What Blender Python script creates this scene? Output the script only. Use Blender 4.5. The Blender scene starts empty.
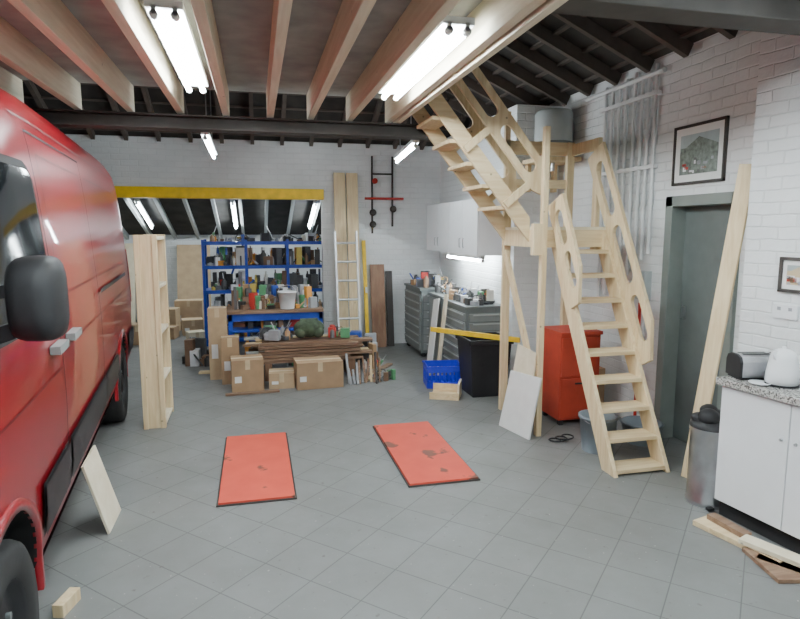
import bpy, bmesh, math, random
from mathutils import Vector, Matrix, Euler
random.seed(7)
R=math.radians
scene=bpy.context.scene

# ------------------------------------------------------------------ materials
def newmat(name):
    m=bpy.data.materials.new(name); m.use_nodes=True
    nt=m.node_tree; b=nt.nodes['Principled BSDF']
    return m,nt,b
def N(nt,t,**k):
    n=nt.nodes.new(t)
    for a,v in k.items(): setattr(n,a,v)
    return n
def coords(nt,scale=(1,1,1),rot=(0,0,0),swap=None,wobble=0.):
    tc=N(nt,'ShaderNodeTexCoord'); out=tc.outputs['Object']
    if swap:
        s=N(nt,'ShaderNodeSeparateXYZ'); c=N(nt,'ShaderNodeCombineXYZ')
        nt.links.new(out,s.inputs[0])
        nt.links.new(s.outputs[swap[0]],c.inputs[0]); nt.links.new(s.outputs[swap[1]],c.inputs[1])
        out=c.outputs[0]
    if wobble:
        n=N(nt,'ShaderNodeTexNoise'); n.inputs['Scale'].default_value=7; n.inputs['Detail'].default_value=3
        nt.links.new(tc.outputs['Object'],n.inputs['Vector'])
        vm=N(nt,'ShaderNodeVectorMath',operation='MULTIPLY_ADD'); nt.links.new(n.outputs['Color'],vm.inputs[0]); vm.inputs[1].default_value=(wobble,)*3
        nt.links.new(out,vm.inputs[2]); out=vm.outputs[0]
    mp=N(nt,'ShaderNodeMapping'); mp.inputs['Scale'].default_value=scale; mp.inputs['Rotation'].default_value=rot
    nt.links.new(out,mp.inputs[0]); return mp.outputs[0]
def mixc(nt,fac,a,b,blend='MIX'):
    m=N(nt,'ShaderNodeMix',data_type='RGBA',blend_type=blend)
    if isinstance(fac,(int,float)): m.inputs[0].default_value=fac
    else: nt.links.new(fac,m.inputs[0])
    for i,x in ((6,a),(7,b)):
        if isinstance(x,tuple): m.inputs[i].default_value=(*x,1)
        else: nt.links.new(x,m.inputs[i])
    return m.outputs[2]
def ramp(nt,fac,p0,p1,c0=(0,0,0),c1=(1,1,1)):
    r=N(nt,'ShaderNodeValToRGB'); r.color_ramp.elements[0].position=p0; r.color_ramp.elements[1].position=p1
    r.color_ramp.elements[0].color=(*c0,1); r.color_ramp.elements[1].color=(*c1,1)
    nt.links.new(fac,r.inputs[0]); return r.outputs[0]
def mat(name,col,rough=.6,metal=0.,var=.15,scale=9,bump=0.,coat=0.,emit=0.,stretch=(1,1,1),spec=.5):
    m,nt,b=newmat(name)
    v=coords(nt,stretch)
    n=N(nt,'ShaderNodeTexNoise'); n.inputs['Scale'].default_value=scale; n.inputs['Detail'].default_value=5
    nt.links.new(v,n.inputs['Vector'])
    c=mixc(nt,ramp(nt,n.outputs['Fac'],.3,.7),tuple(x*(1-var) for x in col),tuple(min(1,x*(1+var)) for x in col))
    nt.links.new(c,b.inputs['Base Color'])
    b.inputs['Roughness'].default_value=rough; b.inputs['Metallic'].default_value=metal
    b.inputs['Coat Weight'].default_value=coat; b.inputs['Specular IOR Level'].default_value=spec
    if bump:
        bp=N(nt,'ShaderNodeBump'); bp.inputs['Strength'].default_value=bump; bp.inputs['Distance'].default_value=.01
        nt.links.new(n.outputs['Fac'],bp.inputs['Height']); nt.links.new(bp.outputs[0],b.inputs['Normal'])
    if emit:
        b.inputs['Emission Color'].default_value=(*col,1); b.inputs['Emission Strength'].default_value=emit
    return m
def wood(name,c1,c2,stretch=(14,14,1.2),rough=.6):
    m,nt,b=newmat(name)
    v=coords(nt,stretch)
    n=N(nt,'ShaderNodeTexNoise'); n.inputs['Scale'].default_value=2.2; n.inputs['Detail'].default_value=6; n.inputs['Distortion'].default_value=.6
    nt.links.new(v,n.inputs['Vector'])
    c=mixc(nt,ramp(nt,n.outputs['Fac'],.35,.68),c1,c2)
    v2=coords(nt,(1,1,1)); k=N(nt,'ShaderNodeTexVoronoi'); k.inputs['Scale'].default_value=6
    nt.links.new(v2,k.inputs['Vector'])
    c=mixc(nt,ramp(nt,k.outputs['Distance'],.03,.07,(1,1,1),(0,0,0)),c,tuple(x*.5 for x in c1))
    nt.links.new(c,b.inputs['Base Color']); b.inputs['Roughness'].default_value=rough
    return m
def brick(name,swap,col=(.87,.89,.895),dirt=.05):
    m,nt,b=newmat(name)
    v=coords(nt,(1,1,1),swap=swap,wobble=.02)
    br=N(nt,'ShaderNodeTexBrick'); br.inputs['Scale'].default_value=1
    br.inputs['Brick Width'].default_value=.225; br.inputs['Row Height'].default_value=.075
    br.inputs['Mortar Size'].default_value=.008; br.inputs['Mortar Smooth'].default_value=1.
    br.inputs['Color1'].default_value=(1,1,1,1); br.inputs['Color2'].default_value=(.96,.96,.96,1); br.inputs['Mortar'].default_value=(.93,.93,.93,1)
    nt.links.new(v,br.inputs['Vector'])
    n=N(nt,'ShaderNodeTexNoise'); n.inputs['Scale'].default_value=2.5; n.inputs['Detail'].default_value=7
    nt.links.new(coords(nt),n.inputs['Vector'])
    c=mixc(nt,ramp(nt,n.outputs['Fac'],.3,.7),tuple(x*(1-dirt*2) for x in col),col)
    c=mixc(nt,1.,c,br.outputs['Color'],'MULTIPLY')
    nt.links.new(c,b.inputs['Base Color']); b.inputs['Roughness'].default_value=.5
    n2=N(nt,'ShaderNodeTexNoise'); n2.inputs['Scale'].default_value=20; n2.inputs['Detail'].default_value=6; nt.links.new(coords(nt),n2.inputs['Vector'])
    ad=N(nt,'ShaderNodeMath',operation='MULTIPLY_ADD'); nt.links.new(n2.outputs['Fac'],ad.inputs[0]); ad.inputs[1].default_value=1.4
    inv=N(nt,'ShaderNodeMath',operation='SUBTRACT'); inv.inputs[0].default_value=1; nt.links.new(br.outputs['Fac'],inv.inputs[1])
    nt.links.new(inv.outputs[0],ad.inputs[2])
    bp=N(nt,'ShaderNodeBump'); bp.inputs['Strength'].default_value=.6; bp.inputs['Distance'].default_value=.007
    nt.links.new(ad.outputs[0],bp.inputs['Height']); nt.links.new(bp.outputs[0],b.inputs['Normal'])
    return m
def floor_material():
    m,nt,b=newmat('grey_floor_tiles')
    v=coords(nt,(1,1,1),rot=(0,0,R(45)))
    br=N(nt,'ShaderNodeTexBrick',offset=0.,squash=1.); br.inputs['Scale'].default_value=1
    br.inputs['Brick Width'].default_value=.3; br.inputs['Row Height'].default_value=.3
    br.inputs['Mortar Size'].default_value=.003; br.inputs['Mortar Smooth'].default_value=.1
    br.inputs['Color1'].default_value=(.192,.197,.195,1); br.inputs['Color2'].default_value=(.202,.207,.205,1); br.inputs['Mortar'].default_value=(.11,.112,.11,1)
    nt.links.new(v,br.inputs['Vector'])
    n=N(nt,'ShaderNodeTexNoise'); n.inputs['Scale'].default_value=1.6; n.inputs['Detail'].default_value=9; n.inputs['Roughness'].default_value=.65
    nt.links.new(coords(nt),n.inputs['Vector'])
    c=mixc(nt,ramp(nt,n.outputs['Fac'],.32,.65),br.outputs['Color'],mixc(nt,1.,br.outputs['Color'],(.88,.865,.84),'MULTIPLY'))
    n3=N(nt,'ShaderNodeTexNoise'); n3.inputs['Scale'].default_value=22; n3.inputs['Detail'].default_value=4
    nt.links.new(coords(nt),n3.inputs['Vector'])
    c=mixc(nt,ramp(nt,n3.outputs['Fac'],.67,.77),c,(.11,.10,.09))
    n4=N(nt,'ShaderNodeTexNoise'); n4.inputs['Scale'].default_value=45; n4.inputs['Detail'].default_value=2
    nt.links.new(coords(nt),n4.inputs['Vector'])
    c=mixc(nt,ramp(nt,n4.outputs['Fac'],.71,.75),c,(.33,.32,.30))
    nt.links.new(c,b.inputs['Base Color'])
    nt.links.new(ramp(nt,n.outputs['Fac'],.3,.7,(.42,.42,.42),(.6,.6,.6)),b.inputs['Roughness'])
    bp=N(nt,'ShaderNodeBump',invert=True); bp.inputs['Strength'].default_value=.4; bp.inputs['Distance'].default_value=.003
    nt.links.new(br.outputs['Fac'],bp.inputs['Height']); nt.links.new(bp.outputs[0],b.inputs['Normal'])
    return m
def scuffed_red(name,th):
    m,nt,b=newmat(name)
    n=N(nt,'ShaderNodeTexNoise'); n.inputs['Scale'].default_value=4.2; n.inputs['Detail'].default_value=8
    nt.links.new(coords(nt),n.inputs['Vector'])
    c=mixc(nt,ramp(nt,n.outputs['Fac'],.3,.7),(.62,.065,.035),(.72,.09,.05))
    c=mixc(nt,ramp(nt,n.outputs['Fac'],th,th+.03),c,(.17,.055,.035))
    nt.links.new(c,b.inputs['Base Color']); b.inputs['Roughness'].default_value=.6
    return m

M_floor=floor_material()
M_bx=brick('white_brick_x',(1,2)); M_by=brick('white_brick_y',(0,2))
M_pine=wood('pine',(.68,.51,.29),(.82,.67,.42))
M_pineX=wood('pine_x',(.68,.51,.29),(.82,.67,.42),(1.2,14,14))
M_joist=wood('joist_pine',(.68,.59,.43),(.80,.72,.55),(14,1.0,14))
M_paleply=wood('pale_ply',(.76,.67,.48),(.86,.78,.60),(4,4,4))
M_whitebd=mat('white_board',(.82,.82,.80),.4,var=.04)
M_deck=mat('deck_board',(.33,.33,.31),.8,var=.2,scale=5)
M_dark=mat('dark_timber',(.05,.043,.038),.7)
M_roof=mat('roof_boards',(.04,.036,.033),.85,var=.4,scale=4)
M_batten=mat('roof_batten',(.10,.08,.068),.8)
M_brown=wood('brown_timber',(.18,.10,.06),(.31,.20,.13),(1.2,14,14))
M_brownz=wood('brown_plank',(.20,.10,.055),(.30,.17,.10))
M_yellow=mat('yellow_paint',(.88,.56,.015),.5)
M_red=mat('van_red',(.235,.003,.009),.30,var=.03,coat=.45,spec=.35)
M_redd=mat('van_red_shade',(.11,.002,.005),.4,var=.03)
M_redp=mat('red_paint',(.50,.025,.018),.4,var=.08)
M_reddull=mat('dull_red_paint',(.42,.045,.022),.6,var=.12)
M_lift=scuffed_red('scuffed_red_paint',.63); M_lift2=scuffed_red('stained_red_paint',.585)
M_blk=mat('black_plastic',(.018,.018,.02),.55,spec=.35)
M_rub=mat('rubber',(.022,.022,.022),.8,spec=.3)
M_glass=mat('dark_glass',(.010,.012,.014),.08,var=.02,spec=.4)
M_steel=mat('steel',(.55,.56,.58),.3,metal=1.)
M_alu=mat('aluminium',(.70,.71,.73),.35,metal=.8)
M_grey=mat('grey_metal_paint',(.15,.17,.17),.45,var=.08)
M_greym=mat('mid_grey_metal',(.23,.25,.245),.45,var=.06)
M_greyl=mat('light_grey_paint',(.42,.45,.45),.45,var=.06)
M_bucket=mat('grey_blue_plastic',(.22,.26,.29),.4,var=.05)
M_greyd=mat('door_grey',(.12,.14,.135),.5,var=.08)
M_frame=mat('door_frame_grey',(.20,.225,.21),.5,var=.06)
M_white=mat('white_laminate',(.84,.85,.87),.3,var=.02)
M_wpaint=mat('white_gloss_paint',(.78,.79,.79),.4,var=.05)
M_card=mat('cardboard',(.38,.25,.145),.85,var=.1)
M_card2=mat('cardboard_light',(.50,.36,.22),.85,var=.1)
M_tape=mat('parcel_tape',(.60,.48,.30),.4)
M_blue=mat('blue_paint',(.015,.06,.42),.4)
M_bluec=mat('blue_plastic',(.02,.035,.60),.4)
M_tube=mat('tube_glow',(.87,.97,1.0),.4,var=0,emit=118)
def granite():
    m,nt,b=newmat('granite')
    n=N(nt,'ShaderNodeTexNoise'); n.inputs['Scale'].default_value=90; nt.links.new(coords(nt),n.inputs['Vector'])
    c=mixc(nt,ramp(nt,n.outputs['Fac'],.42,.56),(.12,.115,.11),(.52,.50,.47))
    nt.links.new(c,b.inputs['Base Color']); b.inputs['Roughness'].default_value=.25
    return m
M_gran=granite()
pal=[(.55,.05,.04),(.04,.10,.45),(.75,.72,.65),(.10,.10,.10),(.60,.45,.10),(.10,.30,.14),(.45,.28,.15),(.35,.36,.38),(.80,.80,.82),(.22,.13,.08),(.7,.3,.05),(.06,.06,.07),(.05,.05,.05)]
M_pal=[mat('assorted_%d'%i,c,.5) for i,c in enumerate(pal)]

# ------------------------------------------------------------------ builder
class MB:
    def __init__(s,name,M=None): s.n=name; s.v=[]; s.f=[]; s.mi=[]; s.sm=[]; s.mats=[]; s.M=M or Matrix()
    def add(s,vs,fs,m,smooth=False,M=None):
        T=s.M@M if M is not None else s.M
        o=len(s.v); s.v+= [T@Vector(p) for p in vs]
        if m not in s.mats: s.mats.append(m)
        k=s.mats.index(m)
        for f in fs: s.f.append([o+i for i in f]); s.mi.append(k); s.sm.append(smooth)
    def box(s,a,b,m,M=None):
        x0,y0,z0=[min(a[i],b[i]) for i in range(3)]; x1,y1,z1=[max(a[i],b[i]) for i in range(3)]
        s.add([(x0,y0,z0),(x1,y0,z0),(x1,y1,z0),(x0,y1,z0),(x0,y0,z1),(x1,y0,z1),(x1,y1,z1),(x0,y1,z1)],
              [(3,2,1,0),(4,5,6,7),(0,1,5,4),(1,2,6,5),(2,3,7,6),(3,0,4,7)],m,False,M)
    def obox(s,c,size,rot,m):
        T=Matrix.Translation(c)@Euler([R(a) for a in rot]).to_matrix().to_4x4()
        h=[x/2 for x in size]; s.box((-h[0],-h[1],-h[2]),h,m,T)
    def beam(s,p0,p1,w,t,m,wd=(1,0,0)):
        p0=Vector(p0);p1=Vector(p1);z=(p1-p0); L=z.length; z.normalize()
        x=Vector(wd); x=(x-z*x.dot(z)).normalized(); y=z.cross(x)
        T=Matrix((x,y,z)).transposed().to_4x4(); T.translation=p0
        s.box((-w/2,-t/2,0),(w/2,t/2,L),m,T)
    def cyl(s,p0,p1,r,m,r1=None,n=16,smooth=True):
        if r1 is None: r1=r
        s.lathe(p0,p1,[(r,0),(r1,1)],m,n,smooth,norm=True)
    def lathe(s,p0,p1,prof,m,n=24,smooth=True,norm=False,caps=True):
        p0=Vector(p0);p1=Vector(p1); z=p1-p0; L=z.length; z.normalize()
        a=Vector((1,0,0)) if abs(z.x)<.9 else Vector((0,1,0))
        x=(a-z*a.dot(z)).normalized(); y=z.cross(x)
        vs=[];fs=[]
        for r,h in prof:
            hh=h*L if norm else h
            for i in range(n):
                t=2*math.pi*i/n; vs.append(p0+z*hh+x*(r*math.cos(t))+y*(r*math.sin(t)))
        for j in range(len(prof)-1):
            for i in range(n):
                k=(i+1)%n; fs.append((j*n+i,j*n+k,(j+1)*n+k,(j+1)*n+i))
        s.add(vs,fs,m,smooth)
        if caps:
            if prof[0][0]>1e-4: s.add(vs[:n],[tuple(range(n))[::-1]],m)
            if prof[-1][0]>1e-4: s.add(vs[-n:],[tuple(range(n))],m)
    def path(s,pts,r,m,n=8):
        for a,b_ in zip(pts[:-1],pts[1:]): s.cyl(a,b_,r,m,n=n)
    def extr(s,pts,vec,m):
        n=len(pts); v=Vector(vec); vs=[Vector(p) for p in pts]+[Vector(p)+v for p in pts]
        fs=[tuple(range(n))[::-1],tuple(range(n,2*n))]+[(i,(i+1)%n,n+(i+1)%n,n+i) for i in range(n)]
        s.add(vs,fs,m)
    def sph(s,c,r,m,sc=(1,1,1),n=14):
        vs=[];fs=[];k=n//2
        for j in range(k+1):
            ph=math.pi*j/k
            for i in range(n):
                t=2*math.pi*i/n; vs.append((c[0]+r*sc[0]*math.sin(ph)*math.cos(t),c[1]+r*sc[1]*math.sin(ph)*math.sin(t),c[2]+r*sc[2]*math.cos(ph)))
        for j in range(k):
            for i in range(n): fs.append((j*n+i,j*n+(i+1)%n,(j+1)*n+(i+1)%n,(j+1)*n+i))
        s.add(vs,fs,m,True)
    def slotboard(s,org,ax,ay,outline,slots,th,m):
        cu=bpy.data.curves.new('t','CURVE'); cu.dimensions='2D'; cu.fill_mode='BOTH'; cu.extrude=th/2
        loops=[outline]
        for (a0,a1,b,r) in slots:
            l=[]
            for i in range(9):
                t=-math.pi/2+math.pi*i/8; l.append((a1-r+r*math.cos(t),b+r*math.sin(t)))
            for i in range(9):
                t=math.pi/2+math.pi*i/8; l.append((a0+r+r*math.cos(t),b+r*math.sin(t)))
            loops.append(l)
        for l in loops:
            sp=cu.splines.new('POLY'); sp.points.add(len(l)-1); sp.use_cyclic_u=True
            for p,q in zip(sp.points,l): p.co=(q[0],q[1],0,1)
        ob=bpy.data.objects.new('t',cu); scene.collection.objects.link(ob); bpy.context.view_layer.update()
        dg=bpy.context.evaluated_depsgraph_get(); me=bpy.data.meshes.new_from_object(ob.evaluated_get(dg))
        ax=Vector(ax).normalized(); ay=Vector(ay).normalized(); az=ax.cross(ay); org=Vector(org)
        s.add([org+ax*v.co.x+ay*v.co.y+az*v.co.z for v in me.vertices],[tuple(p.vertices) for p in me.polygons],m)
        bpy.data.objects.remove(ob); bpy.data.curves.remove(cu); bpy.data.meshes.remove(me)
    def done(s,bevel=0.,origin=True,parent=None,weld=False):
        me=bpy.data.meshes.new(s.n); c=Vector((0,0,0))
        if origin:
            lo=[min(v[i] for v in s.v) for i in range(3)]; hi=[max(v[i] for v in s.v) for i in range(3)]
            c=Vector(((lo[0]+hi[0])/2,(lo[1]+hi[1])/2,lo[2]))
        me.from_pydata([v-c for v in s.v],[],s.f)
        for m in s.mats: me.materials.append(m)
        for i,p in enumerate(me.polygons): p.material_index=s.mi[i]; p.use_smooth=s.sm[i]
        bm=bmesh.new(); bm.from_mesh(me)
        if weld: bmesh.ops.remove_doubles(bm,verts=bm.verts,dist=1e-5)
        bmesh.ops.recalc_face_normals(bm,faces=bm.faces); bm.to_mesh(me); bm.free()
        ob=bpy.data.objects.new(s.n,me); scene.collection.objects.link(ob); ob.location=c
        if bevel:
            b=ob.modifiers.new('bevel','BEVEL'); b.width=bevel; b.segments=2; b.limit_method='ANGLE'; b.angle_limit=R(50)
        if parent: ob.parent=parent
        return ob

# ------------------------------------------------------------------ room shell
b=MB('floor'); b.box((-4.4,-2.2,-.1),(4.3,12.4,0),M_floor); b.done(origin=False)
XR=3.2
b=MB('wall_right')
b.box((XR,3.1,0),(XR+.2,3.47,3.1),M_bx); b.box((XR,4.17,0),(XR+.2,8.85,3.1),M_bx); b.box((XR,3.47,1.93),(XR+.2,4.17,3.1),M_bx)
b.done(origin=False)
b=MB('wall_alcove'); b.box((2.7,6.02,0),(XR,8.7,3.0),M_by)
b.done(origin=False)
b=MB('wall_right_pier'); b.extr([(3.05,3.24,0),(3.80,-2,0),(4.3,-2,0),(4.3,3.24,0)],(0,0,3.3),M_bx); b.done(origin=False)
b=MB('wall_left'); b.box((-4.4,-2,0),(-4.2,12.2,3.1),M_bx); b.done(origin=False)
b=MB('wall_front'); b.box((-4.4,-2.2,0),(4.3,-2,3.4),M_by); b.done(origin=False)
b=MB('wall_back')
b.box((-4.2,8.7,0),(-2.6,8.85,2.92),M_by); b.box((.94,8.7,0),(XR,8.85,2.92),M_by); b.box((-2.6,8.7,2.26),(.94,8.85,2.92),M_by)
b.done(origin=False)
b=MB('trim_lintel_beam'); b.box((-2.6,8.62,2.14),(.96,8.7,2.27),M_yellow); b.box((-2.6,8.62,2.125),(.96,8.8,2.14),M_yellow); b.done(.004)
b=MB('wall_annexe_far'); b.box((-4.2,12.2,0),(3.4,12.35,1.75),M_by); b.done(origin=False)
b=MB('wall_annexe_right'); b.box((3.2,8.85,0),(3.4,12.2,2.7),M_bx); b.done(origin=False)
b=MB('ceiling_annexe')
def azc(y): return 2.58-(y-8.85)*.29
b.extr([(-4.2,8.85,azc(8.85)),(-4.2,12.3,azc(12.3)),(-4.2,12.3,azc(12.3)+.05),(-4.2,8.85,azc(8.85)+.05)],(7.6,0,0),M_roof)
x=-4.0
while x<3.1:
    b.beam((x,8.86,azc(8.86)-.05),(x,12.19,azc(12.19)-.05),.05,.09,M_greyl,(1,0,0)); x+=.42
b.done(origin=False)
XC=-.5
def rz(x,y): return min(3.05+(3.25-x)*.45, 2.9+(8.8-y)*.45, 3.05+(x+4.25)*.45)
b=MB('ceiling')
vs=[];fs=[]
xs=[-4.4+i*(3.4+4.4)/60 for i in range(61)]; ys=[-2.2+i*(8.9+2.2)/80 for i in range(81)]
for y in ys:
    for x in xs: vs.append((x,y,rz(x,y)))
for j in range(80):
    for i in range(60): a=j*61+i; fs.append((a,a+1,a+62,a+61))
b.add(vs,fs,M_roof); b.done(origin=False)
b=MB('roof_rafters')
y=-1.8
while y<8.6:
    xtop=max(XC,y-5.17)
    if xtop<3.1: b.beam((3.18,y,rz(3.18,y)-.06),(xtop,y,3.05+(3.25-xtop)*.45-.06),.05,.10,M_batten,(0,1,0))
    y+=.45
x=-4
while x<3.1:
    dy=5.17+x if x>XC else 5.17-1-x
    b.beam((x,8.69,rz(x,8.69)-.05),(x,min(dy,8.4),2.9+(8.8-min(dy,8.4))*.45-.05),.05,.09,M_batten,(1,0,0)); x+=.4
for k in range(13):
    x=3.1-k*.28; b.beam((x,-2,rz(x,0)-.012),(x,5.17+x-.02,rz(x,0)-.012),.05,.02,M_batten,(1,0,0))
for k in range(9):
    y=8.6-k*.28; b.beam((-4.0,y,2.9+(8.8-y)*.45-.012),(3.15 if y>8.3 else y-5.17,y,2.9+(8.8-y)*.45-.012),.02,.05,M_batten,(0,0,1))
b.done()

# mezzanine
b=MB('mezzanine_deck')
for x in (1.15,.81,.48,.15,-.2,-.55,-.92,-1.3,-1.7,-2.1,-2.5,-2.9,-3.3,-3.7,-4.1):
    w=.055
    b.box((x-w/2,-1.9,2.62),(x+w/2,5.25,2.82),M_joist)
b.box((1.19,-1.9,2.60),(1.235,5.25,2.84),M_joist)
b.box((-4.18,-1.9,2.821),(1.235,5.25,2.84),M_deck)
b.done(.003)
b=MB('steel_support_beam'); b.box((-4.2,5.12,2.49),(1.6,5.28,2.505),M_dark); b.box((-4.2,5.19,2.505),(1.6,5.21,2.585),M_dark); b.box((-4.2,5.12,2.585),(1.6,5.28,2.599),M_dark); b.done()
b=MB('roof_tie_beam'); b.box((1.24,2.42,2.66),(3.18,2.60,2.92),M_dark); b.done(.006)

# fluorescent fixtures
def fixture(name,p0,p1,hang,twin=True,reflect=True,w=.16):
    b=MB(name); p0=Vector(p0);p1=Vector(p1); d=(p1-p0).normalized(); side=Vector((0,0,1)).cross(d).normalized(); up=d.cross(side)
    b.beam(p0+up*.045,p1+up*.045,w,.035,M_wpaint,side)
    for sgn in ((-1,1) if twin else (0,)):
        o=side*(.045*sgn)
        b.cyl(p0+o+d*.03,p1+o-d*.03,.016,M_tube,n=10)
        for q in (p0+o,p1+o-d*.03): b.cyl(q,q+d*.03,.02,M_wpaint,n=8)
        for q in (p0+o+d*.01,p1+o-d*.02): b.beam(q,q+up*.04,.02,.02,M_wpaint,side)
    for q in (p0+d*.3,p1-d*.3):
        b.cyl(q+up*.05,(q.x,q.y,hang(q.x,q.y)),.005,M_steel,n=6)
    b.done()
deckz=lambda x,y:2.821
roofz=lambda x,y:rz(x,y)-.02
fixture('unseen_fill_light',(.97,2.85,2.64),(.97,4.38,2.64),deckz)
fixture('unseen_fill_light',(-.36,2.95,2.64),(-.36,4.46,2.64),deckz)
fixture('unseen_fill_light',(-.40,5.65,2.50),(-.42,7.15,2.50),roofz,False,w=.07)
fixture('unseen_fill_light',(1.52,5.70,2.50),(1.66,7.1,2.50),roofz,False,w=.07)
fixture('unseen_fill_light',(.97,.3,2.64),(.97,1.8,2.64),deckz)  # this and the next: unseen overhead tubes, added as fill for the foreground
fixture('unseen_fill_light',(-.36,.0,2.64),(-.36,1.5,2.64),deckz)
fixture('unseen_fill_light',(2.4,.5,2.75),(2.4,2.0,2.75),roofz)  # out-of-view fixture added to brighten the near right side
for xx in (-1.75,-.33,.98):
    fixture('unseen_fill_light',(xx,10.0,azc(10.0)-.14),(xx,11.3,azc(11.3)-.14),lambda x,y:azc(y),False,w=.07)
fixture('unseen_fill_light',(2.50,6.4,1.35),(2.50,7.7,1.35),lambda x,y:1.419,False,w=.05)

# ------------------------------------------------------------------ door, pictures, pipes
b=MB('door_1')
b.box((XR+.10,3.52,.01),(XR+.14,4.12,1.88),M_greyd)
b.cyl((XR+.10,3.58,.98),(XR+.05,3.58,.98),.012,M_steel); b.cyl((XR+.055,3.58,.98),(XR+.055,3.70,.98),.009,M_steel)
b.box((XR+.09,4.06,1.0),(XR+.10,4.10,1.1),M_steel)
b.done(.003)
b=MB('trim_door_frame')
b.box((XR-.03,3.44,0),(XR+.15,3.52,1.96),M_frame); b.box((XR-.03,4.12,0),(XR+.15,4.20,1.96),M_frame); b.box((XR-.03,3.44,1.88),(XR+.15,4.20,1.96),M_frame)
b.done(.004)
def picture(name,T,w,h,cols):
    b=MB(name,T)
    f=.02
    b.box((0,-.02,0),(w,0,f),M_dark);b.box((0,-.02,h-f),(w,0,h),M_dark);b.box((0,-.02,0),(f,0,h),M_dark);b.box((w-f,-.02,0),(w,0,h),M_dark)
    b.box((f,-.010,f),(w-f,-.002,h-f),M_whitebd)
    m=.05*w/.5
    b.box((f+m,-.012,f+m),(w-f-m,-.0105,h-f-m),cols[0])
    b.box((f+m,-.0125,h*.62),(w-f-m,-.0121,h-f-m),cols[1])
    b.extr([(f+m,-.0126,h*.55),(w*.5,-.0126,h*.78),(w-f-m,-.0126,h*.62),(w-f-m,-.0126,h*.45),(f+m,-.0126,h*.45)],(0,-.0003,0),cols[0])
    for i in range(16):
        x=f+m+random.random()*(w-2*f-2*m-.06); z=f+m+random.random()*(h*.42-f-m)
        b.box((x,-.0135,z),(x+.015+.03*random.random(),-.0126,z+.012+.02*random.random()),random.choice([M_pal[0],M_pal[3],M_pal[7],M_pal[9],M_pal[8]]))
    b.done()
M_sky=mat('print_sky',(.38,.45,.46),.3); M_grn=mat('print_green',(.15,.18,.155),.3,var=.6,scale=30)
T=Matrix(((0,1,0,XR),(-1,0,0,4.16),(0,0,1,2.04),(0,0,0,1)))
picture('framed_picture',T,.54,.44,[M_grn,M_sky])
ang=R(8.15)
T=Matrix.Translation((3.084,2.99,1.33))@Matrix.Rotation(ang,4,'Z')@Matrix(((0,1,0,0),(-1,0,0,0),(0,0,1,0),(0,0,0,1)))
picture('framed_picture',T,.27,.21,[M_tape,M_sky])
b=MB('wall_conduit_pipes')
for i,y in enumerate((4.40,4.49,4.58,4.68,4.80,4.90,5.01,5.12)):
    z0=(1.5,1.45,1.2,1.3,.9,1.4,1.1,1.0)[i]
    b.cyl((XR-.025,y,z0),(XR-.025,y,3.02-.03*(i%3)),.016,M_wpaint,n=10)
    for zz in (2.45,1.9): b.cyl((XR-.025,y,zz),(XR-.025,y,zz+.04),.022,M_wpaint,n=10)
b.box((XR-.045,4.36,2.78),(XR,5.2,2.81),M_wpaint); b.box((XR-.045,4.36,2.2),(XR,5.2,2.23),M_wpaint)
b.cyl((XR-.03,4.3,2.95),(XR-.03,5.45,2.95),.02,M_wpaint,n=10)
b.done()
b=MB('switch_box'); b.box((XR-.07,4.36,1.12),(XR,4.48,1.36),M_greyl); b.box((XR-.085,4.39,1.16),(XR-.07,4.45,1.32),M_blk)
b.cyl((XR-.02,4.42,.3),(XR-.02,4.42,1.12),.012,M_wpaint,n=8); b.done(.004)
b=MB('water_tank'); b.lathe((2.98,5.74,2.42),(2.98,5.74,3),[(.17,0),(.19,.01),(.19,.44),(.17,.47),(.03,.49)],M_greyl,n=28)
b.cyl((2.98,5.74,2.3),(2.98,5.74,2.42),.02,M_steel); b.box((2.75,5.54,2.38),(3.19,5.97,2.42),M_pine)
b.box((2.80,5.94,2.1),(2.84,6.01,2.38),M_pine); b.box((3.1,5.94,2.1),(3.14,6.01,2.38),M_pine)
b.lathe((2.98,5.74,2.55),(2.98,5.74,3),[(.192,0),(.196,.015),(.192,.03)],M_grey,n=28,caps=False); b.done()
b=MB('socket_outlet'); T=Matrix.Translation((3.078,3.01,1.17))@Matrix.Rotation(ang,4,'Z')
b.box((-.012,-.15,0),(0,0,.085),M_white,T); b.box((-.016,-.12,.05),(-.012,-.10,.07),M_pal[7],T); b.box((-.016,-.05,.05),(-.012,-.03,.07),M_pal[7],T); b.done()

# ------------------------------------------------------------------ staircase
b=MB('timber_staircase')
for x in (2.36,2.775):
    b.extr([(x,3.50,0),(x,3.66,0),(x,4.60,1.70),(x,4.44,1.70)],(.032,0,0),M_pine)
for k in range(9):
    z=.03+.187*k; y=3.585+z*.55
    b.box((2.392,y-.085,z-.015),(2.775,y+.085,z+.015),M_pineX)
d=Vector((0,.476,.879)); p=Vector((0,-.879,.476))
b.slotboard((2.345,3.53,0),d,p,[(1.25,.0),(2.15,.0),(2.12,.25),(1.5,.25),(1.25,.12)],[(1.38,1.68,.125,.05),(1.74,2.04,.125,.06)],.028,M_pine)
b.slotboard((2.822,3.53,0),d,p,[(.78,.0),(2.62,.0),(2.62,.25),(1.05,.25),(.78,.12)],[(.93,1.3,.125,.05),(1.4,1.9,.13,.06),(2.0,2.5,.13,.06)],.028,M_pine)
b.box((2.2,4.45,1.70),(2.86,5.16,1.725),M_paleply)
b.box((2.2,4.45,1.56),(2.86,4.485,1.70),M_pineX); b.box((2.2,5.125,1.56),(2.86,5.16,1.70),M_pineX)
b.box((2.2,4.485,1.56),(2.235,5.125,1.70),M_pine); b.box((2.825,4.485,1.56),(2.86,5.125,1.70),M_pine)
b.box((2.215,4.40,0),(2.26,4.45,2.50),M_pine); b.box((2.215,5.16,0),(2.285,5.205,2.5),M_pine)
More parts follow.
